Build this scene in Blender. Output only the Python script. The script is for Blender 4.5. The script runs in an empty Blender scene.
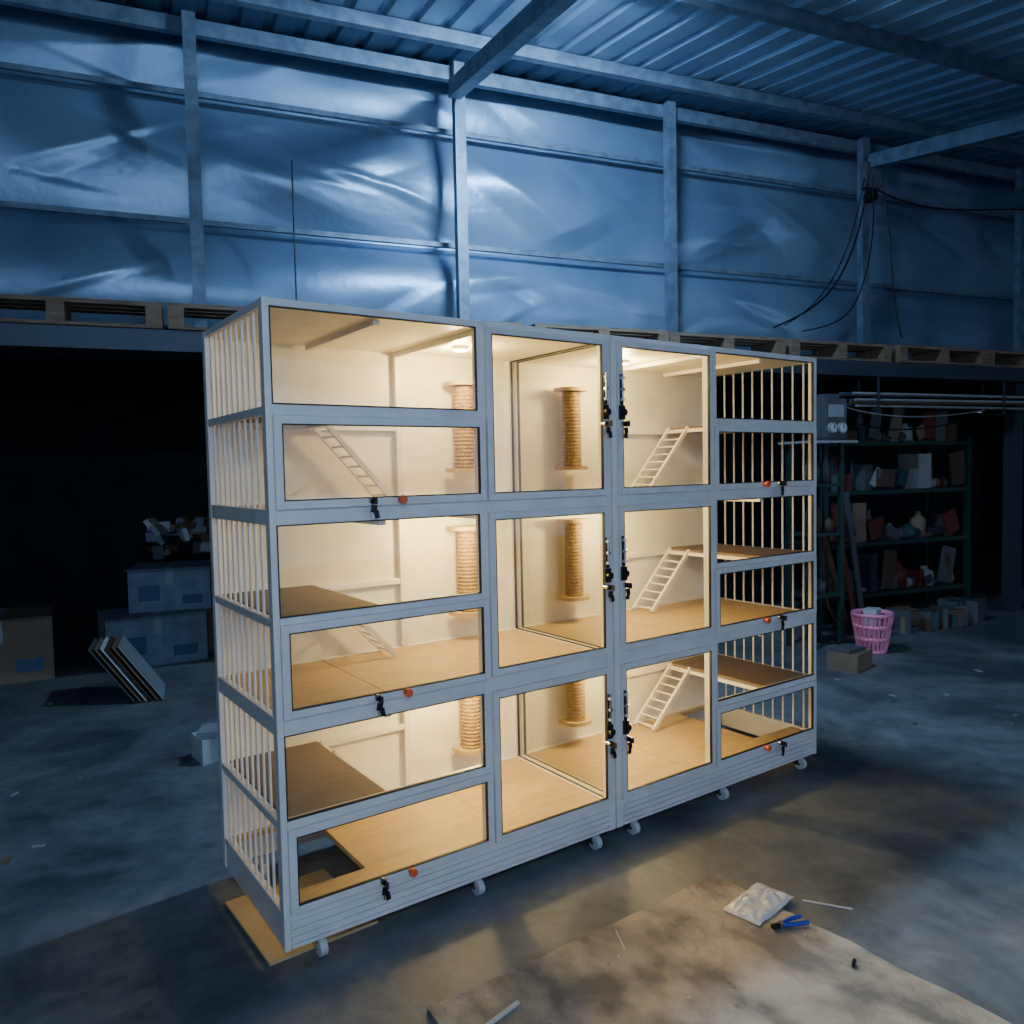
import bpy, math, random
import numpy as np
from mathutils import Vector, Matrix, noise
random.seed(7)
sc = bpy.context.scene
HALL = -math.radians(13.0)          # hall is turned 13 deg against the cabinet

# ---------------------------------------------------------------- materials
def mat(name, col, rough=0.5, metal=0.0, col2=None, nscale=8.0, bump=0.0, bscale=40.0, emit=None, estr=0.0, stretch=None, detail=6, lo=.35, hi=.65):
    m = bpy.data.materials.new(name); m.use_nodes = True
    nt = m.node_tree; b = nt.nodes['Principled BSDF']
    b.inputs['Base Color'].default_value = (*col, 1)
    b.inputs['Roughness'].default_value = rough
    b.inputs['Metallic'].default_value = metal
    tc = nt.nodes.new('ShaderNodeTexCoord'); src = tc.outputs['Object']
    if stretch:
        mp = nt.nodes.new('ShaderNodeMapping'); mp.inputs['Scale'].default_value = stretch
        nt.links.new(src, mp.inputs['Vector']); src = mp.outputs['Vector']
    n = nt.nodes.new('ShaderNodeTexNoise'); n.inputs['Scale'].default_value = nscale; n.inputs['Detail'].default_value = detail
    nt.links.new(src, n.inputs['Vector'])
    r = nt.nodes.new('ShaderNodeValToRGB')
    c2 = col2 if col2 else tuple(c*0.88 for c in col)
    r.color_ramp.elements[0].position = lo; r.color_ramp.elements[1].position = hi
    r.color_ramp.elements[0].color = (*c2, 1); r.color_ramp.elements[1].color = (*col, 1)
    nt.links.new(n.outputs['Fac'], r.inputs['Fac']); nt.links.new(r.outputs['Color'], b.inputs['Base Color'])
    if bump:
        n2 = nt.nodes.new('ShaderNodeTexNoise'); n2.inputs['Scale'].default_value = bscale; n2.inputs['Detail'].default_value = 5
        nt.links.new(src, n2.inputs['Vector'])
        bp = nt.nodes.new('ShaderNodeBump'); bp.inputs['Strength'].default_value = bump; bp.inputs['Distance'].default_value = 0.02
        nt.links.new(n2.outputs['Fac'], bp.inputs['Height']); nt.links.new(bp.outputs['Normal'], b.inputs['Normal'])
    if emit:
        b.inputs['Emission Color'].default_value = (*emit, 1); b.inputs['Emission Strength'].default_value = estr
    return m

def glass_mat(name, tint=(0.98, 0.985, 0.985)):
    m = bpy.data.materials.new(name); m.use_nodes = True; nt = m.node_tree
    for n in list(nt.nodes): nt.nodes.remove(n)
    o = nt.nodes.new('ShaderNodeOutputMaterial'); mx = nt.nodes.new('ShaderNodeMixShader')
    t = nt.nodes.new('ShaderNodeBsdfTransparent'); g = nt.nodes.new('ShaderNodeBsdfGlossy'); f = nt.nodes.new('ShaderNodeLayerWeight')
    t.inputs['Color'].default_value = (*tint, 1); g.inputs['Roughness'].default_value = 0.02
    f.inputs['Blend'].default_value = .5
    p = nt.nodes.new('ShaderNodeMath'); p.operation = 'POWER'; p.inputs[1].default_value = 5
    q = nt.nodes.new('ShaderNodeMath'); q.operation = 'MULTIPLY_ADD'; q.inputs[1].default_value = .9; q.inputs[2].default_value = .04
    nt.links.new(f.outputs['Facing'], p.inputs[0]); nt.links.new(p.outputs[0], q.inputs[0])
    nt.links.new(q.outputs[0], mx.inputs[0]); nt.links.new(t.outputs[0], mx.inputs[1]); nt.links.new(g.outputs[0], mx.inputs[2])
    nt.links.new(mx.outputs[0], o.inputs[0]); return m

M = {}
M['alu'] = mat('powder_coated_aluminium', (0.76, 0.73, 0.71), 0.38, 0.1)
M['white'] = mat('white_panel', (0.86, 0.83, 0.71), 0.45)
M['whitebar'] = mat('white_bar', (0.80, 0.78, 0.74), 0.35)
M['deck'] = mat('beige_laminate', (0.50, 0.36, 0.18), 0.42, col2=(0.42, 0.295, 0.145), nscale=5, stretch=(1, 8, 1))
M['shelf'] = mat('brown_laminate', (0.19, 0.135, 0.10), 0.5, col2=(0.14, 0.10, 0.072), nscale=5, stretch=(1, 8, 1))
M['gasket'] = mat('black_rubber', (0.012, 0.012, 0.014), 0.6)
M['glass'] = glass_mat('clear_glass')
M['sisal'] = mat('sisal_rope', (0.52, 0.35, 0.15), 0.9, col2=(0.32, 0.20, 0.075), nscale=60, bump=0.5, bscale=200)
M['plywood'] = mat('plywood', (0.48, 0.35, 0.18), 0.6)
M['black'] = mat('black_metal', (0.015, 0.015, 0.018), 0.35, 0.4)
M['chrome'] = mat('chrome', (0.6, 0.6, 0.62), 0.25, 1.0)
M['red'] = mat('orange_red_plastic', (0.85, 0.12, 0.03), 0.4)
M['led'] = mat('warm_led', (1, 0.8, 0.5), 0.4, emit=(1.0, 0.76, 0.40), estr=30)
M['wheel'] = mat('grey_rubber', (0.55, 0.56, 0.57), 0.4)
M['steel'] = mat('galvanised_steel', (0.17, 0.23, 0.31), 0.5, 0.4, col2=(0.10, 0.14, 0.20), nscale=12)
M['darksteel'] = mat('dark_steel', (0.05, 0.065, 0.09), 0.5, 0.4)
M['wood'] = mat('rough_wood', (0.26, 0.18, 0.12), 0.8, col2=(0.14, 0.095, 0.065), nscale=6, stretch=(1, 10, 10), bump=.3)
M['carton'] = mat('carton', (0.22, 0.28, 0.36), 0.8, col2=(0.15, 0.195, 0.26))
M['cartonb'] = mat('brown_carton', (0.20, 0.15, 0.105), 0.8)
M['print'] = mat('blue_print', (0.06, 0.12, 0.22), 0.7)
M['tape'] = mat('packing_tape', (0.30, 0.32, 0.34), 0.5)
M['foam'] = mat('foam', (0.55, 0.57, 0.60), 0.8)
M['pink'] = mat('pink_plastic', (0.95, 0.30, 0.48), 0.45)
M['green'] = mat('green_steel', (0.010, 0.045, 0.038), 0.5)
M['blue'] = mat('blue_grip', (0.02, 0.05, 0.45), 0.35)
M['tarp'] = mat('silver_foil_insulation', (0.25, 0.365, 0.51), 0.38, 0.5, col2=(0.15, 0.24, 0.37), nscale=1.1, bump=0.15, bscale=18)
M['roof'] = mat('roof_sheet', (0.26, 0.37, 0.50), 0.5, 0.3, col2=(0.19, 0.28, 0.40), nscale=2)
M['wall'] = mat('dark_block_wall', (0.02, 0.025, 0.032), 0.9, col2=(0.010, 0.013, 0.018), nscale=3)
M['board'] = mat('weathered_plywood', (0.40, 0.345, 0.27), 0.85, col2=(0.15, 0.135, 0.12), nscale=4.5, stretch=(1.3, 1, 1), bump=0.6, bscale=30, detail=15, lo=.38, hi=.58)
M['clutter1'] = mat('clutter_grey', (0.08, 0.09, 0.105), 0.6)
M['clutter2'] = mat('clutter_teal', (0.02, 0.06, 0.075), 0.5)
M['clutter3'] = mat('clutter_brown', (0.08, 0.05, 0.033), 0.7)
M['clutter4'] = mat('clutter_red', (0.12, 0.02, 0.015), 0.6)

def floor_mat():
    m = bpy.data.materials.new('worn_concrete'); m.use_nodes = True; nt = m.node_tree; b = nt.nodes['Principled BSDF']
    tc = nt.nodes.new('ShaderNodeTexCoord')
    n1 = nt.nodes.new('ShaderNodeTexNoise'); n1.inputs['Scale'].default_value = 1.3; n1.inputs['Detail'].default_value = 13; n1.inputs['Roughness'].default_value = .70; n1.inputs['Distortion'].default_value = .3
    n2 = nt.nodes.new('ShaderNodeTexNoise'); n2.inputs['Scale'].default_value = 14; n2.inputs['Detail'].default_value = 8
    for n in (n1, n2): nt.links.new(tc.outputs['Object'], n.inputs['Vector'])
    r = nt.nodes.new('ShaderNodeValToRGB'); e = r.color_ramp.elements
    e[0].position = .40; e[0].color = (.075, .092, .108, 1); e[1].position = .64; e[1].color = (.25, .265, .275, 1)
    nt.links.new(n1.outputs['Fac'], r.inputs['Fac'])
    mx = nt.nodes.new('ShaderNodeMix'); mx.data_type = 'RGBA'; mx.blend_type = 'MULTIPLY'; mx.inputs['Factor'].default_value = .45
    nt.links.new(r.outputs['Color'], mx.inputs[6]); nt.links.new(n2.outputs['Fac'], mx.inputs[7])
    nt.links.new(mx.outputs[2], b.inputs['Base Color'])
    r2 = nt.nodes.new('ShaderNodeMapRange'); r2.inputs['To Min'].default_value = .36; r2.inputs['To Max'].default_value = .75
    nt.links.new(n1.outputs['Fac'], r2.inputs['Value']); nt.links.new(r2.outputs[0], b.inputs['Roughness'])
    bp = nt.nodes.new('ShaderNodeBump'); bp.inputs['Strength'].default_value = .4; bp.inputs['Distance'].default_value = .01
    nt.links.new(n2.outputs['Fac'], bp.inputs['Height']); nt.links.new(bp.outputs['Normal'], b.inputs['Normal'])
    return m
M['floor'] = floor_mat()

# ---------------------------------------------------------------- mesh builder
class MB:
    def __init__(s): s.v = []; s.f = []; s.m = []; s.sm = []; s.mats = []
    def mi(s, k):
        if k not in s.mats: s.mats.append(k)
        return s.mats.index(k)
    def add(s, vs, fs, k, smooth=False):
        o = len(s.v); s.v += [tuple(v) for v in vs]; i = s.mi(k)
        for f in fs: s.f.append(tuple(o+a for a in f)); s.m.append(i); s.sm.append(smooth)
    def box(s, x0, x1, y0, y1, z0, z1, k, R=None, c=None):
        if x0 > x1: x0, x1 = x1, x0
        vs = [Vector((x, y, z)) for z in (z0, z1) for y in (y0, y1) for x in (x0, x1)]
        if R is not None:
            c = Vector(c) if c is not None else Vector(((x0+x1)/2, (y0+y1)/2, (z0+z1)/2))
            vs = [R @ (v-c) + c for v in vs]
        s.add(vs, [(0, 2, 3, 1), (4, 5, 7, 6), (0, 1, 5, 4), (2, 6, 7, 3), (0, 4, 6, 2), (1, 3, 7, 5)], k)
    def beam(s, p0, p1, w, h, k):
        p0 = Vector(p0); p1 = Vector(p1); d = (p1-p0).normalized()
        up = Vector((0, 0, 1)) if abs(d.z) < .95 else Vector((0, 1, 0))
        a = d.cross(up).normalized()*w/2; b = a.cross(d).normalized()*h/2
        vs = [p0-a-b, p0+a-b, p0+a+b, p0-a+b, p1-a-b, p1+a-b, p1+a+b, p1-a+b]
        s.add(vs, [(0, 1, 2, 3), (7, 6, 5, 4), (0, 4, 5, 1), (1, 5, 6, 2), (2, 6, 7, 3), (3, 7, 4, 0)], k)
    def cyl(s, p0, p1, r, k, n=12, r2=None):
        p0 = Vector(p0); p1 = Vector(p1); d = (p1-p0).normalized(); r2 = r if r2 is None else r2
        up = Vector((0, 0, 1)) if abs(d.z) < .95 else Vector((0, 1, 0))
        a = d.cross(up).normalized(); b = a.cross(d).normalized(); vs = []
        for p, q in ((p0, r), (p1, r2)):
            for i in range(n):
                t = 2*math.pi*i/n; vs.append(p + a*math.cos(t)*q + b*math.sin(t)*q)
        s.add(vs, [(i, (i+1) % n, n+(i+1) % n, n+i) for i in range(n)], k, True)
        s.add(vs, [tuple(range(n-1, -1, -1)), tuple(range(n, 2*n))], k)
    def lathe(s, c, prof, k, n=24, smooth=True):
        vs = []
        for r, h in prof:
            for i in range(n):
                t = 2*math.pi*i/n
                vs.append((c[0]+r*math.cos(t), c[1]+r*math.sin(t), c[2]+h))
        fs = [(j*n+i, j*n+(i+1) % n, (j+1)*n+(i+1) % n, (j+1)*n+i) for j in range(len(prof)-1) for i in range(n)]
        s.add(vs, fs, k, smooth)
    def ring(s, x0, x1, z0, z1, w, y0, y1, k):
        s.box(x0, x0+w, y0, y1, z0, z1, k); s.box(x1-w, x1, y0, y1, z0, z1, k)
        s.box(x0+w, x1-w, y0, y1, z0, z0+w, k); s.box(x0+w, x1-w, y0, y1, z1-w, z1, k)
    def ringx(s, y0, y1, z0, z1, w, x0, x1, k):
        s.box(x0, x1, y0, y0+w, z0, z1, k); s.box(x0, x1, y1-w, y1, z0, z1, k)
        s.box(x0, x1, y0+w, y1-w, z0, z0+w, k); s.box(x0, x1, y0+w, y1-w, z1-w, z1, k)
    def obj(s, name, parent=None, bevel=0.0, rotz=0.0, mirror=None):
        vs = [Vector(v) for v in s.v]; fs = s.f
        if mirror is not None:
            vs = [Vector((mirror-v.x, v.y, v.z)) for v in vs]; fs = [tuple(reversed(f)) for f in fs]
        lo = Vector([min(v[i] for v in vs) for i in range(3)]); hi = Vector([max(v[i] for v in vs) for i in range(3)])
        c = Vector(((lo.x+hi.x)/2, (lo.y+hi.y)/2, lo.z))
        me = bpy.data.meshes.new(name); me.from_pydata([tuple(v-c) for v in vs], [], fs); me.update()
        for k in s.mats: me.materials.append(M[k])
        me.polygons.foreach_set('material_index', s.m); me.polygons.foreach_set('use_smooth', s.sm)
        o = bpy.data.objects.new(name, me); sc.collection.objects.link(o)
        Rz = Matrix.Rotation(rotz, 4, 'Z')
        o.location = Rz @ c; o.rotation_euler = (0, 0, rotz)
        if parent: o.parent = parent
        if bevel:
            b = o.modifiers.new('bevel', 'BEVEL'); b.width = bevel; b.segments = 2; b.limit_method = 'ANGLE'
        return o
def empty(name):
    e = bpy.data.objects.new(name, None); sc.collection.objects.link(e); return e

TOP = 2.035; BOT = 0.055; D = 0.65; XE = 1.372; LEN = 2.75
# ---------------------------------------------------------------- camera calibration from the cabinet corners
obs = [(0, 0, 1, 261, 297), (0, 0, 0, 284, 952), (1, 0, 1, 815, 357), (1, 0, 0, 816, 752), (.5, 0, 1, 611, 336), (.5, 0, 0, 619, 832), (0, 1, 1, 201, 331), (0, 1, 0, 224, 864)]
def basis(yaw, p, ro):
    fw = np.array([math.cos(yaw)*math.cos(p), math.sin(yaw)*math.cos(p), math.sin(p)])
    r0 = np.array([math.sin(yaw), -math.cos(yaw), 0]); u0 = np.cross(r0, fw)
    return r0*math.cos(ro)-u0*math.sin(ro), u0*math.cos(ro)+r0*math.sin(ro), fw
def proj(q, P):
    r_, u_, f_ = basis(q[3], q[4], q[5]); d = np.array(P)-q[:3]; z = d@f_
    return 512+q[6]*(d@r_)/z, 512-q[6]*(d@u_)/z
def res(q):
    o = []
    for a, b, c, x, y in obs:
        px, py = proj(q, (a*q[7], b*q[8], TOP if c else BOT)); o += [px-x, py-y]
    return np.array(o)
q = np.array([-.81, -2.38, 1.5, math.atan2(.815, .579), -.055, .0196, 796, 2.75, .65])
for it in range(30):
    r_ = res(q); J = np.zeros((len(r_), len(q)))
    for i in range(len(q)):
        e = np.zeros(len(q)); e[i] = 1e-5*max(1, abs(q[i])); J[:, i] = (res(q+e)-r_)/e[i]
    q = q-np.linalg.lstsq(J, r_, rcond=None)[0]
SX, SY = float(q[7])/LEN, float(q[8])/D

# ---------------------------------------------------------------- cat cage module
DECK = [0.168, 0.776, 1.402]; CEIL = [0.721, 1.361, 2.011]; SH = [0.456, 1.080, 1.721]
FG = [(.459, .722), (1.082, 1.362), (1.724, 2.012)]
LG = [(.193, .409), (.799, 1.036), (1.434, 1.665)]
MG = [(.196, .700), (.805, 1.340), (1.433, 1.992)]
def cage(mirror):
    root = empty('cat_cage')
    f = MB()
    for (x0, x1) in ((0, .021), (.749, .80), (1.335, XE)): f.box(x0, x1, 0, .032, BOT if x0 != .749 else .15, TOP, 'alu')
    for (x0, x1) in ((0, .03), (.762, .79), (1.342, XE)): f.box(x0, x1, D-.03, D, BOT, TOP, 'whitebar' if x0 == .762 else 'alu')
    for (z0, z1) in ((2.012, TOP), (1.362, 1.410), (.722, .777), (.148, .171)):
        f.box(.021, .749, .001, .031, z0, z1, 'alu'); f.box(.80, 1.335, .001, .031, z0, z1, 'alu')
        f.box(.001, .026, .032, D-.03, z0, z1, 'alu')
        f.box(1.344, XE-.001, .032, D-.03, z0, z1, 'whitebar')
        f.box(.03, 1.342, D-.028, D-.004, z0, z1, 'whitebar')
    for i, s in enumerate(SH):
        f.box(.021, .749, .001, .031, LG[i][1]+.004, s+.002, 'alu')
        f.box(.001, .026, .032, D-.03, s-.028, s-.002, 'alu')
        f.box(.03, .762, D-.028, D-.004, s-.035, s-.012, 'whitebar')
        f.box(.37, .39, .04, D-.03, s-.03, s-.012, 'whitebar')
    for c in CEIL:
        f.box(.375, .40, .035, D-.03, c-.020, c-.001, 'whitebar')
        f.box(.765, .79, .035, D-.03, c-.020, c-.001, 'whitebar')
    f.obj('frame', root, .002, mirror=mirror)
    k = MB()
    n = 4; hh = (.148-BOT)/n
    for i in range(n):
        z = BOT+i*hh; k.box(.021, 1.335, .004, .02, z, z+hh, 'alu'); k.box(.021, 1.335, -.006, .005, z+.006, z+hh-.005, 'alu')
    k.box(.004, .02, .032, D-.03, BOT, .16, 'alu'); k.box(1.352, 1.368, .032, D-.03, BOT, .16, 'alu'); k.box(.03, 1.342, D-.02, D-.006, BOT, .15, 'alu')
    k.obj('skirting', root, .002, mirror=mirror)
    p = MB()
    p.box(.0, XE, D-.004, D+.002, BOT+.02, TOP-.003, 'white')
    p.box(.004, XE-.004, .004, D-.006, 2.013, 2.022, 'white')
    p.obj('back_and_roof_panels', root, mirror=mirror)
    d = MB()
    for i, z in enumerate(DECK):
        if i:
            d.box(.03, .40, .032, D-.03, z-.016, z-.001, 'deck'); d.box(.402, .88, .032, D-.03, z-.016, z, 'deck'); d.box(.882, 1.342, .032, D-.03, z-.016, z, 'deck')
            d.box(.03, 1.342, .033, D-.031, CEIL[i-1]+.001, z-.017, 'white')
        else:
            d.box(.33, .88, .032, D-.03, z-.02, z, 'deck'); d.box(.882, 1.342, .032, D-.03, z-.02, z, 'deck')
            d.box(.03, .33, .032, .12, z-.02, z, 'deck'); d.box(.03, .33, D-.05, D-.03, z-.02, z, 'deck')
    d.obj('deck_boards', root, mirror=mirror)
    s_ = MB()
    for s in SH: s_.box(.03, .37, .034, D-.03, s-.012, s, 'shelf')
    s_.obj('half_shelves', root, .001, mirror=mirror)
    b = MB()
    nb = 10
    for i in range(nb):
        y = .032 + (D-.062)*(i+.5)/nb; b.cyl((.014, y, .15), (.014, y, 2.01), .0048, 'whitebar', 8)
    b.obj('end_bars', root, mirror=mirror)
    g = MB(); fr = MB(); gk = MB()
    def pane(x0, x1, z0, z1, w, y0, frame=True):   # x/z give the clear glass opening
        if frame: fr.ring(x0-w, x1+w, z0-w, z1+w, w, y0, y0+.014, 'alu')
        gk.ring(x0-.001, x1+.001, z0-.001, z1+.001, .0045, y0+.001, y0+.012, 'gasket')
        g.box(x0, x1, y0+.005, y0+.009, z0, z1, 'glass')
    for i in range(3):
        pane(.022, .750, *FG[i], .01, .001, False)
        fr.box(.0205, .024, .001, .02, LG[i][0]-.02, LG[i][1]+.02, 'alu')
        pane(.044, .746, *LG[i], .025, -.013)
        pane(.804, 1.322, *MG[i], .025, -.013)
        zc = CEIL[i]; zd = DECK[i]
        gk.ringx(.034, D-.032, zd, zc, .005, 1.352, 1.362, 'gasket')
        g.box(1.355, 1.358, .04, D-.038, zd+.006, zc-.006, 'glass')
    fr.obj('door_frames', root, .0015, mirror=mirror); gk.obj('gaskets', root, mirror=mirror); g.obj('glass_panes', root, mirror=mirror)
    l = MB()
    for i in range(3):
        a = Vector((.375, 0, SH[i]-.004)); e = Vector((.655, 0, DECK[i]+.008))
        for y in (.475, .60): l.beam((a.x, y, a.z), (e.x, y, e.z), .014, .018, 'whitebar')
        for j in range(8):
            q_ = a.lerp(e, (j+.6)/8); l.cyl((q_.x, .475, q_.z), (q_.x, .60, q_.z), .005, 'whitebar', 8)
    l.obj('ladders', root, mirror=mirror)
    sp = MB()
    for i in range(3):
        z0 = DECK[i]+.125; x, y = 1.07, .58; h = .355; prof = [(0, 0)]
        nn = 22
        for j in range(nn):
            zz = h*j/nn
            prof += [(.039, zz), (.0455, zz+h/nn*.3), (.0455, zz+h/nn*.7)]
        prof += [(.039, h), (0, h)]
        sp.lathe((x, y, z0), prof, 'sisal', 20)
        for zz in (z0-.018, z0+h):
            n = 14
            pts = [(x-.075, D-.03), (x+.075, D-.03)]+[(x+.075*math.cos(math.pi*t/n), y-.01-.055*math.sin(math.pi*t/n)) for t in range(n+1)]
            m_ = len(pts); vs = [(a, b_, zz) for a, b_ in pts]+[(a, b_, zz+.018) for a, b_ in pts]
            sp.add(vs, [tuple(range(m_)), tuple(range(2*m_-1, m_-1, -1))]+[(j, m_+j, m_+(j+1) % m_, (j+1) % m_) for j in range(m_)], 'plywood')
    sp.obj('scratching_posts', root, mirror=mirror)
    c = MB()
    for x in (.12, .71, 1.27):
        for y in (.030, D-.06):
            c.box(x-.028, x+.028, y-.020, y+.03, BOT-.003, BOT+.001, 'chrome')
            c.cyl((x, y, BOT-.008), (x, y, BOT-.003), .016, 'chrome')
            c.box(x-.016, x-.013, y-.018, y+.014, .020, BOT-.006, 'chrome'); c.box(x+.013, x+.016, y-.018, y+.014, .020, BOT-.006, 'chrome')
            c.box(x-.016, x+.016, y-.018, y+.014, BOT-.009, BOT-.006, 'chrome')
            c.cyl((x-.012, y-.020, .027), (x+.012, y-.020, .027), .027, 'wheel', 24)
            c.cyl((x-.018, y-.020, .027), (x+.018, y-.020, .027), .007, 'chrome', 10)
    c.obj('castors', root, mirror=mirror)
    k = MB()
    def key(x, y, z):
        k.cyl((x, y+.012, z), (x, y-.012, z), .011, 'chrome', 14)
        k.cyl((x, y-.010, z), (x, y-.018, z), .009, 'black', 14)
        k.box(x-.002, x+.002, y-.042, y-.016, z-.011, z+.011, 'black')
        k.box(x-.011, x+.009, y-.022, y-.019, z-.038, z-.013, 'black', Matrix.Rotation(.15, 3, 'Y')); k.box(x-.002, x+.014, y-.027, y-.024, z-.056, z-.030, 'black', Matrix.Rotation(-.2, 3, 'Y'))
        k.box(x-.008, x-.003, y-.022, y-.020, z-.054, z-.038, 'chrome')
    for i in range(3):
        zr = LG[i][0]-.008
        key(.325, -.013, zr)
        k.cyl((.43, -.012, zr), (.43, -.028, zr), .010, 'red', 14); k.cyl((.43, -.028, zr), (.43, -.037, zr), .014, 'red', 14)
        zm = (MG[i][0]+MG[i][1])/2+.02
        x = 1.331
        k.box(x-.008, x+.008, -.018, -.012, zm+.03, zm+.15, 'black')
        k.cyl((x, -.022, zm+.045), (x, -.022, zm+.15), .0045, 'chrome', 10)
        for t in (.05, .09, .135): k.box(x-.008, x+.008, -.028, -.014, zm+t-.005, zm+t+.005, 'whitebar' if t != .09 else 'chrome')
        k.box(x-.015, x+.015, -.020, -.012, zm-.028, zm+.028, 'black')
        k.cyl((x, -.014, zm), (x, -.034, zm), .014, 'black', 16)
        k.box(x-.010, x+.016, -.032, -.018, zm-.010, zm+.008, 'black')
        key(x-.003, -.013, zm-.046)
    k.obj('locks_and_keys', root, mirror=mirror)
    e = MB()
    for i in range(3):
        zc = CEIL[i]-.0005
        e.cyl((.93, .38, zc-.012), (.93, .38, zc), .032, 'white', 20); e.cyl((.93, .38, zc-.016), (.93, .38, zc-.0121), .026, 'led', 20)
        L = bpy.data.lights.new('led_lamp', 'POINT'); L.energy = 14.0; L.color = (1.0, .715, .27); L.shadow_soft_size = .03
        o = bpy.data.objects.new('led_light', L); sc.collection.objects.link(o); o.parent = root
        o.location = ((mirror-.93) if mirror is not None else .93, .38, zc-.075)
    e.obj('led_lamps', root, mirror=mirror)
    root.scale = (SX, SY, 1)
    return root
cage(None); cage(LEN)

# ---------------------------------------------------------------- building shell (hall frame, u along wall, v depth)
def slab(name, u0, u1, v0, v1, z0, z1, k):
    m = MB(); m.box(u0, u1, v0, v1, z0, z1, k); return m.obj(name, rotz=HALL)
slab('floor', -9, 13, -9, 8, -.10, 0, 'floor')
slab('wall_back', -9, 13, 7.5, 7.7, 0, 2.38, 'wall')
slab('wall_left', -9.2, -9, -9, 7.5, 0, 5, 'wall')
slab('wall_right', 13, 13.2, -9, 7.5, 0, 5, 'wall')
slab('mezzanine_slab', -9, 13, 3.15, 7.7, 2.39, 2.49, 'wall')

r = MB()
def roofz(v): return 4.68-.19*(3.51-v)
prof = []; u = -9
while u < 13:
    prof += [(u, 0), (u+.14, 0), (u+.16, .028), (u+.20, .028)]; u += .22
vs = [(a, v, roofz(v)+h) for v in (-6, 4.1) for a, h in prof]; n = len(prof)
r.add(vs, [(i, i+1, n+i+1, n+i) for i in range(n-1)], 'roof'); r.obj('ceiling', rotz=HALL)

G1, G2 = 3.26, 4.12
def foil():
    # sagging foil blanket: smooth belly per bay plus straight pulled creases
    m = MB(); nu, nz = 640, 140; u0, u1 = -8.9, 12.9; vs = []
    rnd = random.Random(21); folds = []
    for i in range(120):
        cu, cz = rnd.uniform(u0, u1), rnd.uniform(2.5, 4.7); a = rnd.uniform(-.6, .6) + (math.pi if rnd.random() < .5 else 0)
        folds.append((cu, cz, math.cos(a), math.sin(a), rnd.uniform(.25, .75), rnd.uniform(.06, .20), rnd.uniform(.012, .045)*rnd.choice((1, 1, -1))))
    # big pulled dents of the middle bays
    for cu, cz, a, L, W_, A in ((2.3, 3.75, -.55, .60, .26, .07), (2.9, 3.55, .45, .50, .22, .06), (2.2, 3.05, .15, .55, .14, .05), (3.1, 2.95, -.2, .5, .13, .05),
                               (4.3, 3.6, .6, .6, .22, .06), (4.9, 3.8, -.5, .5, .24, .06), (4.4, 3.0, -.15, .6, .13, .05), (.7, 3.5, -.3, .7, .25, .05), (1.2, 3.9, .4, .5, .2, .05)):
        folds.append((cu, cz, math.cos(a), math.sin(a), L, W_, A))
    for j in range(nz+1):
        z = 2.50+(4.74-2.50)*j/nz
        for i in range(nu+1):
            u = u0+(u1-u0)*i/nu
            if z < G1: t = (z-2.50)/(G1-2.50); b = .26*math.sin(math.pi*min(1, t*.85+.15))**.8
            elif z < G2: t = (z-G1)/(G2-G1); b = .09*math.sin(math.pi*t)
            else: t = (z-G2)/(4.74-G2); b = .06*math.sin(math.pi*min(t, 1))
            env = .12+.88*math.sin(math.pi*min(1, max(0, t)))
            w = noise.noise(Vector((u*.5, z*.6, 3.1)))*.07 + noise.noise(Vector((u*2.6, z*3.6, 2)))*.008
            for (cu, cz, ca, sa, L, W_, A) in folds:
                du, dz = u-cu, z-cz
                if abs(du) > 1.6 or abs(dz) > 1.2: continue
                s = (du*ca+dz*sa)/L; p = (-du*sa+dz*ca)/W_
                if abs(s) > 2.0 or p > 4.0 or p < -1.6: continue
                w += A*math.exp(-s*s*1.4)*(math.exp(-p*.9) if p > 0 else max(0, 1+p*1.3))
            vs.append((u, max(3.27, 3.62-b*(.85+.3*noise.noise(Vector((u*.5, 0, 7))))-env*w), z))
    W = nu+1
    m.add(vs, [(j*W+i, j*W+i+1, (j+1)*W+i+1, (j+1)*W+i) for j in range(nz) for i in range(nu)], 'tarp', True)
    return m.obj('wall_foil_insulation', rotz=HALL)
foil()
PU = (-8.1, -6.1, -4.1, -2.1, -.11, 1.72, 3.55, 5.66, 7.8, 9.9)
m = MB()
for u in PU:
    m.box(u-.04, u+.04, 3.16, 3.18, 2.49, 4.50, 'steel'); m.box(u-.04, u-.03, 3.18, 3.23, 2.49, 4.50, 'steel'); m.box(u+.03, u+.04, 3.18, 3.23, 2.49, 4.50, 'steel')
m.obj('steel_posts', rotz=HALL)
m = MB()
m.box(-8.9, 12.9, 3.24, 3.29, 4.40, 4.50, 'steel')
for z in (G1, G2): m.box(-8.9, 12.9, 3.46, 3.49, z-.018, z+.018, 'steel')
m.obj('wall_girts', rotz=HALL)
m = MB()
for v in (2.9, 1.5, .1, -1.3, -2.7): m.box(-8.9, 12.9, v-.03, v+.03, roofz(v)-.10, roofz(v)-.012, 'steel')
m.obj('roof_purlins', rotz=HALL)
m = MB()
for u in (-6.1, 1.66, 5.66, 9.9):
    m.beam((u, 3.10, roofz(3.10)-.34), (u, -5, roofz(-5)-.16), .09, .12, 'steel')
m.obj('roof_rafters', rotz=HALL)

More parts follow.
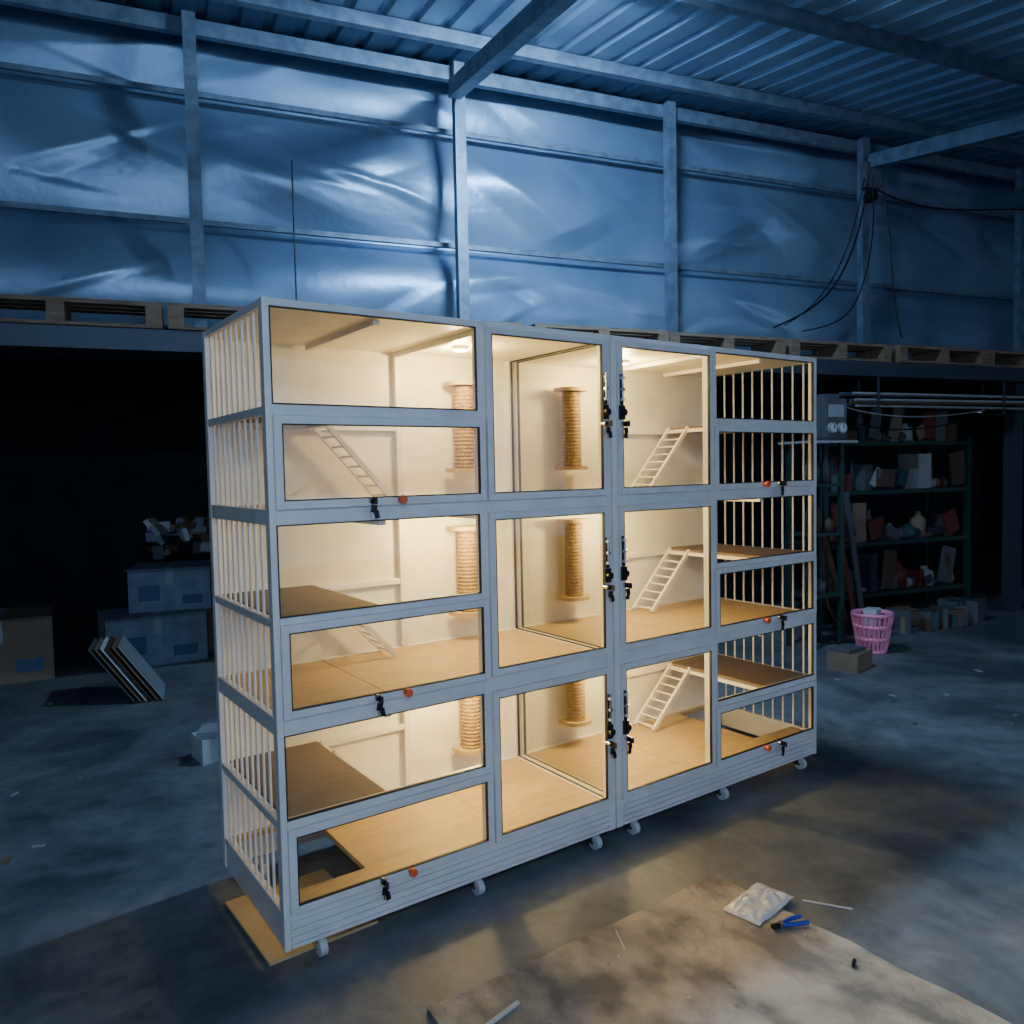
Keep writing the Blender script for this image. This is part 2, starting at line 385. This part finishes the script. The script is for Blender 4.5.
def tube_lamp(name, u, v, z, L, e):
    t = MB(); t.box(u-L/2-.03, u+L/2+.03, v-.016, v+.016, z+.040, z+.055, 'white')
    for a in (-1, 1):
        t.box(u+a*(L/2+.015)-.01, u+a*(L/2+.015)+.01, v-.016, v+.016, z-.02, z+.040, 'white')
        t.cyl((u+a*L*.4, v, z+.055), (u+a*L*.4, v, roofz(v)-.005), .004, 'black', 6)
    k = 'tube%s' % name; M[k] = mat(k, (.8, .9, 1), .4, emit=(.45, .70, 1.0), estr=e)
    t.cyl((u-L/2, v, z), (u+L/2, v, z), .019, k, 12)
    return t.obj('fluorescent_or_fill_lamp', rotz=HALL)
tube_lamp('a', 2.02, 1.40, 4.155, .5, 1900)
tube_lamp('b', -.4, -4.0, 2.95, 1.2, 400)  # added fill light behind the camera, shaped as a tube; no known fixture there

m = MB()
u = -8.5
while u < 11.6:
    z = 2.40; L = 1.12; dv = random.uniform(-.03, .03)
    for a in (0, .5, 1.0): m.box(u+a*(L-.09), u+a*(L-.09)+.09, 2.76+dv, 3.08+dv, z+.02, z+.13, 'wood')
    for b in (0, .115, .23): m.box(u, u+L, 2.76+dv+b, 2.76+dv+b+.09, z+.13, z+.155, 'wood')
    for b in (0, .23): m.box(u, u+L, 2.76+dv+b, 2.76+dv+b+.09, z+.001, z+.02, 'wood')
    u += 1.15+random.choice([0, 0, .05])
m.obj('wooden_pallets', rotz=HALL)
m = MB(); m.box(-8.9, 12.9, 2.76, 3.13, 2.27, 2.395, 'darksteel')
for u in (-6.2, -2.6, 7.4, 11): m.box(u-.06, u+.06, 2.9, 3.02, 0, 2.27, 'darksteel')
m.obj('mezzanine_beam', rotz=HALL)

# ---------------------------------------------------------------- clutter
def carton(name, u, v, z, w, d, h, rot, k='carton'):
    m = MB(); R = Matrix.Rotation(rot, 3, 'Z'); c = Vector((u, v, z+h/2))
    m.box(u-w/2, u+w/2, v-d/2, v+d/2, z, z+h, k, R, c)
    m.box(u-.03, u+.03, v-d/2-.002, v+d/2+.002, z+h*.6, z+h+.003, 'tape', R, c)
    m.box(u-w*.38, u-w*.12, v-d/2-.003, v-d/2+.01, z+h*.25, z+h*.6, 'print', R, c)
    m.box(u+w*.15, u+w*.4, v-d/2-.003, v-d/2+.01, z+h*.15, z+h*.35, 'print', R, c)
    m.box(u-w/2, u+w/2, v-d/2-.12, v-d/2, z+h-.004, z+h, k, R, c)
    return m.obj(name, rotz=HALL)
carton('cardboard_box', -.55, 4.7, 0, .75, .5, .42, .2)
carton('cardboard_box', .18, 5.0, 0, .6, .5, .40, -.15, 'cartonb')
carton('cardboard_box', -.38, 4.75, .425, .62, .45, .36, -.1)
carton('cardboard_box', .28, 5.0, .41, .5, .4, .38, .25)
carton('cardboard_box', -1.6, 4.6, 0, .7, .5, .5, .1, 'cartonb')
m = MB()
for i in range(60):
    c = Vector((random.uniform(-.55, .42), random.uniform(4.85, 5.1), random.uniform(.86, 1.16)))
    R = Matrix.Rotation(random.uniform(0, 3), 3, 'Z') @ Matrix.Rotation(random.uniform(-.7, .7), 3, 'X')
    a, b = random.uniform(.04, .13), random.uniform(.02, .06)
    m.box(c.x-a, c.x+a, c.y-.02, c.y+.02, c.z-b, c.z+b, random.choice(['clutter1', 'clutter3', 'tape', 'cartonb', 'foam', 'carton']), R)
m.obj('scrap_pile', rotz=HALL)
m = MB()
for i in range(6):
    m.beam((-.44-.035*i, 3.55, .012), (-.70-.035*i, 3.55, .40), .40, .008, ('tape', 'cartonb', 'clutter3', 'foam', 'cartonb', 'clutter1')[i])
m.obj('stacked_panels', rotz=HALL)
m = MB(); R = Matrix.Rotation(.3, 3, 'Z')
m.box(-.24, -.02, 1.97, 2.15, 0, .13, 'foam', R); m.box(-.22, .0, 1.94, 2.1, .131, .17, 'tape', Matrix.Rotation(-.2, 3, 'Z')); m.obj('foam_blocks', rotz=HALL)

rack = empty('storage_rack')
m = MB()
for u in (5.3, 7.2):
    for v in (3.3, 3.8): m.box(u-.025, u+.025, v-.025, v+.025, 0, 1.75, 'green')
for z in (.25, .75, 1.25, 1.72): m.box(5.27, 7.23, 3.28, 3.82, z-.04, z, 'green')
m.obj('rack_frame', rack, rotz=HALL)
m = MB()
for z in (.25, .75, 1.25, 1.72):
    u = 5.35
    while u < 7.0:
        w = random.uniform(.04, .20); h = random.uniform(.05, .38); k = random.choice(['clutter1', 'clutter2', 'clutter3', 'clutter1', 'darksteel', 'tape', 'clutter4', 'cartonb', 'clutter1'])
        t = random.random()
        if t < .35: m.lathe((u+w/2, 3.45, z+.001), [(0, 0), (w/2, 0), (w/2, h*.7), (w/5, h*.85), (w/5, h), (0, h)], k, 14)
        elif t < .5: m.box(u, u+w, 3.33, 3.6, z+.001, z+h, k, Matrix.Rotation(random.uniform(-.3, .3), 3, 'Z'))
        elif t < .75: m.box(u, u+w*1.3, 3.31, 3.33, z+.03, z+h+.04, k, Matrix.Rotation(random.uniform(-.5, .5), 3, 'Y'))
        else: m.cyl((u, 3.4, z+.05), (u+w, 3.42, z+.05), .05, k, 12)
        u += w*.6
m.obj('tools_and_parts', rack, rotz=HALL)
stand = empty('tool_stand')
m = MB()
for u in (4.38, 4.70):
    for v in (2.50, 2.74): m.box(u-.018, u+.018, v-.018, v+.018, 0, 1.68, 'green')
for z in (.45, .95, 1.35): m.box(4.36, 4.72, 2.48, 2.76, z-.02, z, 'green')
m.box(4.30, 4.80, 2.42, 2.78, 1.68, 1.70, 'tape')
m.obj('stand_frame', stand, rotz=HALL)
m = MB()
for u0, z in ((4.40, .45), (4.40, .95), (4.40, 1.35)):
    u = u0
    while u < 4.60:
        w = random.uniform(.06, .12); h = random.uniform(.1, .26); k = random.choice(['clutter1', 'clutter2', 'clutter3', 'darksteel', 'tape'])
        m.lathe((u+w/2+.01, 2.60, z+.001), [(0, 0), (w/2, 0), (w/2, h*.7), (w/5, h*.85), (w/5, h), (0, h)], k, 14); u += w+.02
m.obj('cans', stand, rotz=HALL)
m = MB()
gu, gv, gz = 4.65, 2.60, 1.702
m.box(gu-.11, gu+.11, gv-.10, gv+.10, gz, gz+.34, 'clutter1'); m.box(gu-.12, gu+.12, gv-.11, gv+.11, gz, gz+.025, 'darksteel'); m.box(gu-.08, gu+.08, gv-.05, gv+.05, gz+.34, gz+.38, 'clutter1')
for a in (-.05, .05):
    m.cyl((gu+a, gv-.10, gz+.10), (gu+a, gv-.125, gz+.10), .044, 'tape', 24); m.cyl((gu+a, gv-.125, gz+.10), (gu+a, gv-.13, gz+.10), .032, 'foam', 24); m.box(gu+a-.003, gu+a+.003, gv-.134, gv-.13, gz+.095, gz+.128, 'black')
m.box(gu-.08, gu+.08, gv-.104, gv-.10, gz+.19, gz+.29, 'tape')
m.obj('welding_machine', rotz=HALL)
m = MB()
for i in range(9):
    z = 2.02+.045*(i % 3)+random.uniform(0, .02); v = 2.80+.06*(i//3)
    m.cyl((4.95+random.uniform(0, .3), v, z), (9+random.uniform(-1, 1), v, z+random.uniform(-.02, .02)), .012, random.choice(['steel', 'tape', 'steel', 'clutter3']), 8)
for u in (5.4, 7, 8.6):
    m.box(u-.01, u+.01, 2.77, 2.78, 1.96, 2.268, 'darksteel'); m.box(u-.01, u+.01, 2.99, 3.0, 1.96, 2.268, 'darksteel'); m.box(u-.01, u+.01, 2.77, 3.0, 1.95, 1.96, 'darksteel')
m.obj('stored_metal_profiles', rotz=HALL)
def basket(u, v):
    m = MB(); n = 22
    for i in range(n):
        t = 2*math.pi*i/n
        m.beam((u+.10*math.cos(t), v+.10*math.sin(t), .01), (u+.15*math.cos(t), v+.15*math.sin(t), .31), .024, .006, 'pink')
    for rr, z in ((.10, 0), (.117, .10), (.134, .20), (.151, .295)):
        m.lathe((u, v, z), [(rr-.004, 0), (rr+.006, 0), (rr+.006, .030), (rr-.004, .030), (rr-.004, 0)], 'pink', 28)
    m.lathe((u, v, .002), [(0, 0), (.10, 0), (.10, .006), (0, .006)], 'pink', 28)
    m.box(u-.07, u+.07, v-.05, v+.05, .06, .35, 'foam', Matrix.Rotation(.5, 3, 'Z'))
    return m.obj('laundry_basket', rotz=HALL)
basket(4.80, 2.27)
m = MB(); m.box(4.12, 4.40, 1.86, 2.08, 0, .13, 'cartonb', Matrix.Rotation(.4, 3, 'Z')); m.box(4.14, 4.34, 1.89, 2.05, .131, .16, 'clutter1', Matrix.Rotation(.2, 3, 'Z')); m.obj('wooden_block', rotz=HALL)
m = MB()
for i, (u, k) in enumerate(((5.30, 'clutter3'), (5.42, 'clutter4'), (5.52, 'clutter1'))):
    m.beam((u, 3.02+.01*i, 0), (u-.10+.05*i, 3.26, 1.0+.12*i), .06, .015, k)
m.obj('leaning_planks', rotz=HALL)
m = MB()
for i in range(60):
    c = Vector((random.uniform(5.35, 6.6), random.uniform(2.68, 2.88), random.uniform(.02, .10)))
    R = Matrix.Rotation(random.uniform(0, 3), 3, 'Z')
    a, b, h = random.uniform(.02, .12), random.uniform(.02, .05), random.uniform(.01, .14)
    m.box(c.x-a, c.x+a, c.y-b, c.y+b, 0, c.z+h, random.choice(['clutter1', 'clutter3', 'clutter1', 'cartonb', 'darksteel', 'clutter2']), R)
m.obj('scrap_heap', rotz=HALL)

def cable(name, pts, r=.008, k='black', rotz=HALL):
    c = bpy.data.curves.new(name, 'CURVE'); c.dimensions = '3D'; c.bevel_depth = r; c.bevel_resolution = 2
    s = c.splines.new('NURBS'); s.points.add(len(pts)-1)
    for p, q_ in zip(s.points, pts): p.co = (*q_, 1)
    s.use_endpoint_u = True; s.order_u = 4
    c.materials.append(M[k]); o = bpy.data.objects.new(name, c); sc.collection.objects.link(o); o.rotation_euler = (0, 0, rotz); return o
cable('power_cable', [(5.6, 3.08, 4.2), (5.55, 3.06, 3.8), (5.3, 3.06, 3.1), (4.9, 3.06, 2.85), (4.5, 3.06, 2.70)])
cable('power_cable', [(5.62, 3.08, 4.25), (5.7, 3.06, 3.7), (5.5, 3.06, 2.9), (5.2, 3.04, 2.75), (4.8, 3.04, 2.68)], .006)
cable('power_cable', [(5.55, 3.08, 4.1), (5.4, 3.06, 3.5), (5.2, 3.06, 3.0), (4.6, 3.04, 2.72)], .005)
cable('power_cable', [(5.7, 3.08, 4.3), (5.9, 3.06, 3.6), (5.85, 3.06, 3.0), (6.0, 3.06, 2.68)], .007)
cable('power_cable', [(5.68, 3.06, 4.0), (6.4, 3.06, 3.8), (7.1, 3.06, 4.0), (7.76, 3.1, 4.05)], .008)
cable('power_cable', [(4.80, 2.6, 1.88), (5.3, 2.7, 1.80), (5.9, 2.9, 1.76), (6.6, 2.9, 1.9)], .006)
cable('power_cable', [(4.78, 2.6, 2.0), (5.2, 2.7, 1.92), (6.0, 2.9, 1.88), (6.9, 2.9, 2.0)], .006, 'tape')
cable('red_hose', [(5.05, 3.22, 1.7), (5.08, 3.2, 1.2), (5.2, 3.18, .9), (5.12, 3.16, .6), (5.15, 3.1, .03), (5.3, 3.0, .03)], .012, 'clutter4')
m = MB(); m.box(5.57, 5.75, 3.07, 3.15, 4.02, 4.24, 'clutter1'); m.cyl((5.66, 3.07, 3.95), (5.66, 3.15, 3.95), .05, 'black'); m.obj('junction_box', rotz=HALL)
m = MB(); m.cyl((.50, 3.11, 2.56), (.50, 3.11, 3.62), .006, 'darksteel', 8); m.obj('thin_rod', rotz=HALL)

# ---------------------------------------------------------------- foreground
def board():
    m = MB(); nx, ny = 30, 60; x0, x1, y0, y1 = .25, 1.47, -2.87, -.43; vs = []
    for j in range(ny+1):
        for i in range(nx+1):
            x = x0+(x1-x0)*i/nx; y = y0+(y1-y0)*j/ny
            ex = (.016*noise.noise(Vector((x*5, y*5, 1)))+.010*noise.noise(Vector((x*20, y*20, 1))))
            e = 1 if (i in (0, nx) or j in (0, ny)) else 0
            vs.append((x+ex*e, y+ex*e, .014+.002*noise.noise(Vector((x*3, y*3, 5)))))
    W = nx+1; fs = [(j*W+i, j*W+i+1, (j+1)*W+i+1, (j+1)*W+i) for j in range(ny) for i in range(nx)]
    m.add(vs, fs, 'board', True)
    rim = [i for i in range(W)]+[j*W+nx for j in range(1, ny+1)]+[ny*W+i for i in range(nx-1, -1, -1)]+[j*W for j in range(ny-1, 0, -1)]
    vv = [vs[i] for i in rim]+[(vs[i][0], vs[i][1], .001) for i in rim]; n = len(rim)
    m.add(vv, [(i, n+i, n+(i+1) % n, (i+1) % n) for i in range(n)]+[tuple(range(n, 2*n))], 'board')
    return m.obj('plywood_sheet')
board()
m = MB(); m.box(-.04, .33, .055, .50, .001, .010, 'plywood', Matrix.Rotation(.03, 3, 'Z')); m.obj('plywood_offcut')
M['bag'] = mat('plastic_bag', (.80, .82, .84), .25); M['bag'].node_tree.nodes['Principled BSDF'].inputs['Transmission Weight'].default_value = .2
def bag():
    m = MB(); nx, ny = 28, 18; vs = []
    R = Matrix.Rotation(.15, 3, 'Z')
    for side in (1, 0):
        for j in range(ny+1):
            for i in range(nx+1):
                a = i/nx; b = j/ny; x = (a-.5)*.24; y = (b-.5)*.14
                hgt = math.sin(math.pi*a)**.5*math.sin(math.pi*b)**.5*(.012+.024*abs(noise.noise(Vector((a*5, b*4, 2))))+.010*noise.noise(Vector((a*14, b*12, 2))))
                v = R @ Vector((x+.01*noise.noise(Vector((a*4, b*4, 8))), y+.01*noise.noise(Vector((a*4, b*4, 3))), (hgt if side else 0)))
                vs.append((v.x+1.42, v.y-.65, v.z+.019))
    W = nx+1; N = W*(ny+1)
    fs = [(j*W+i, j*W+i+1, (j+1)*W+i+1, (j+1)*W+i) for j in range(ny) for i in range(nx)]
    m.add(vs, fs+[tuple(N+a for a in reversed(f)) for f in fs], 'bag', True); return m.obj('plastic_bag')
bag()
root = empty('pliers')
c1 = [(0, 0, .012), (.03, .014, .012), (.06, .018, .012), (.09, .014, .012)]
c2 = [(0, 0, .012), (.03, -.014, .012), (.06, -.020, .012), (.09, -.022, .012)]
def place(pts, a=-.25, o=(1.365, -.78, .012)):
    R = Matrix.Rotation(a, 3, 'Z'); return [tuple(R @ Vector(p)+Vector(o)) for p in pts]
for c in (c1, c2):
    o = cable('handle', place(c), .007, 'blue', 0); o.parent = root
m = MB(); P = place([(0, 0, .012), (-.035, .004, .012), (-.035, -.004, .012), (0, 0, .004), (0, 0, .02)])
m.beam(P[0], P[1], .012, .010, 'black'); m.beam(P[0], P[2], .012, .010, 'black'); m.cyl(P[3], P[4], .010, 'chrome', 14); m.obj('jaws', root)
m = MB()
def chip(x, y, z, l, w, h, a, k): m.box(x-l/2, x+l/2, y-w/2, y+w/2, z, z+h, k, Matrix.Rotation(a, 3, 'Z'))
chip(1.37, -1.03, .018, .03, .010, .010, .4, 'black'); chip(1.62, -.78, .001, .16, .006, .004, -1.0, 'foam'); chip(.40, -.58, .018, .14, .012, .006, .2, 'foam'); chip(.9, -.52, .018, .1, .003, .003, 1.1, 'foam')
for i in range(50):
    x = random.uniform(.3, 1.44); y = random.uniform(-1.6, -.46); chip(x, y, .018, random.uniform(.003, .014), .003, .002, random.uniform(0, 3), random.choice(['foam', 'clutter1', 'wood']))
for i in range(40):
    x = random.uniform(-2.5, -.3); y = random.uniform(1, 4); chip(x, y, .001, random.uniform(.02, .08), random.uniform(.01, .03), .006, random.uniform(0, 3), random.choice(['tape', 'clutter1', 'wood', 'carton']))
for i in range(30):
    x = random.uniform(3.2, 7); y = random.uniform(-.5, 1.6); chip(x, y, .001, random.uniform(.02, .06), random.uniform(.01, .03), .006, random.uniform(0, 3), random.choice(['tape', 'clutter1', 'wood']))
m.obj('floor_debris')
cable('floor_cable', [(2.75, -.98, .008), (2.7, -1.05, .008), (2.72, -1.12, .008), (2.85, -1.15, .008), (3.2, -1.2, .008)], .006, 'black', 0)

# ---------------------------------------------------------------- world
w = bpy.data.worlds.new('dusk'); sc.world = w; w.use_nodes = True
bg = w.node_tree.nodes['Background']; bg.inputs[0].default_value = (.38, .51, .74, 1); bg.inputs[1].default_value = 1.75

# ---------------------------------------------------------------- camera
r_, u_, f_ = basis(q[3], q[4], q[5])
cd = bpy.data.cameras.new('camera'); cam = bpy.data.objects.new('camera', cd); sc.collection.objects.link(cam)
cd.sensor_width = 36; cd.lens = float(q[6])/1024*36; cd.clip_end = 100; cd.clip_start = .05
mw = Matrix(((r_[0], u_[0], -f_[0], q[0]), (r_[1], u_[1], -f_[1], q[1]), (r_[2], u_[2], -f_[2], q[2]), (0, 0, 0, 1)))
cam.matrix_world = mw; sc.camera = cam
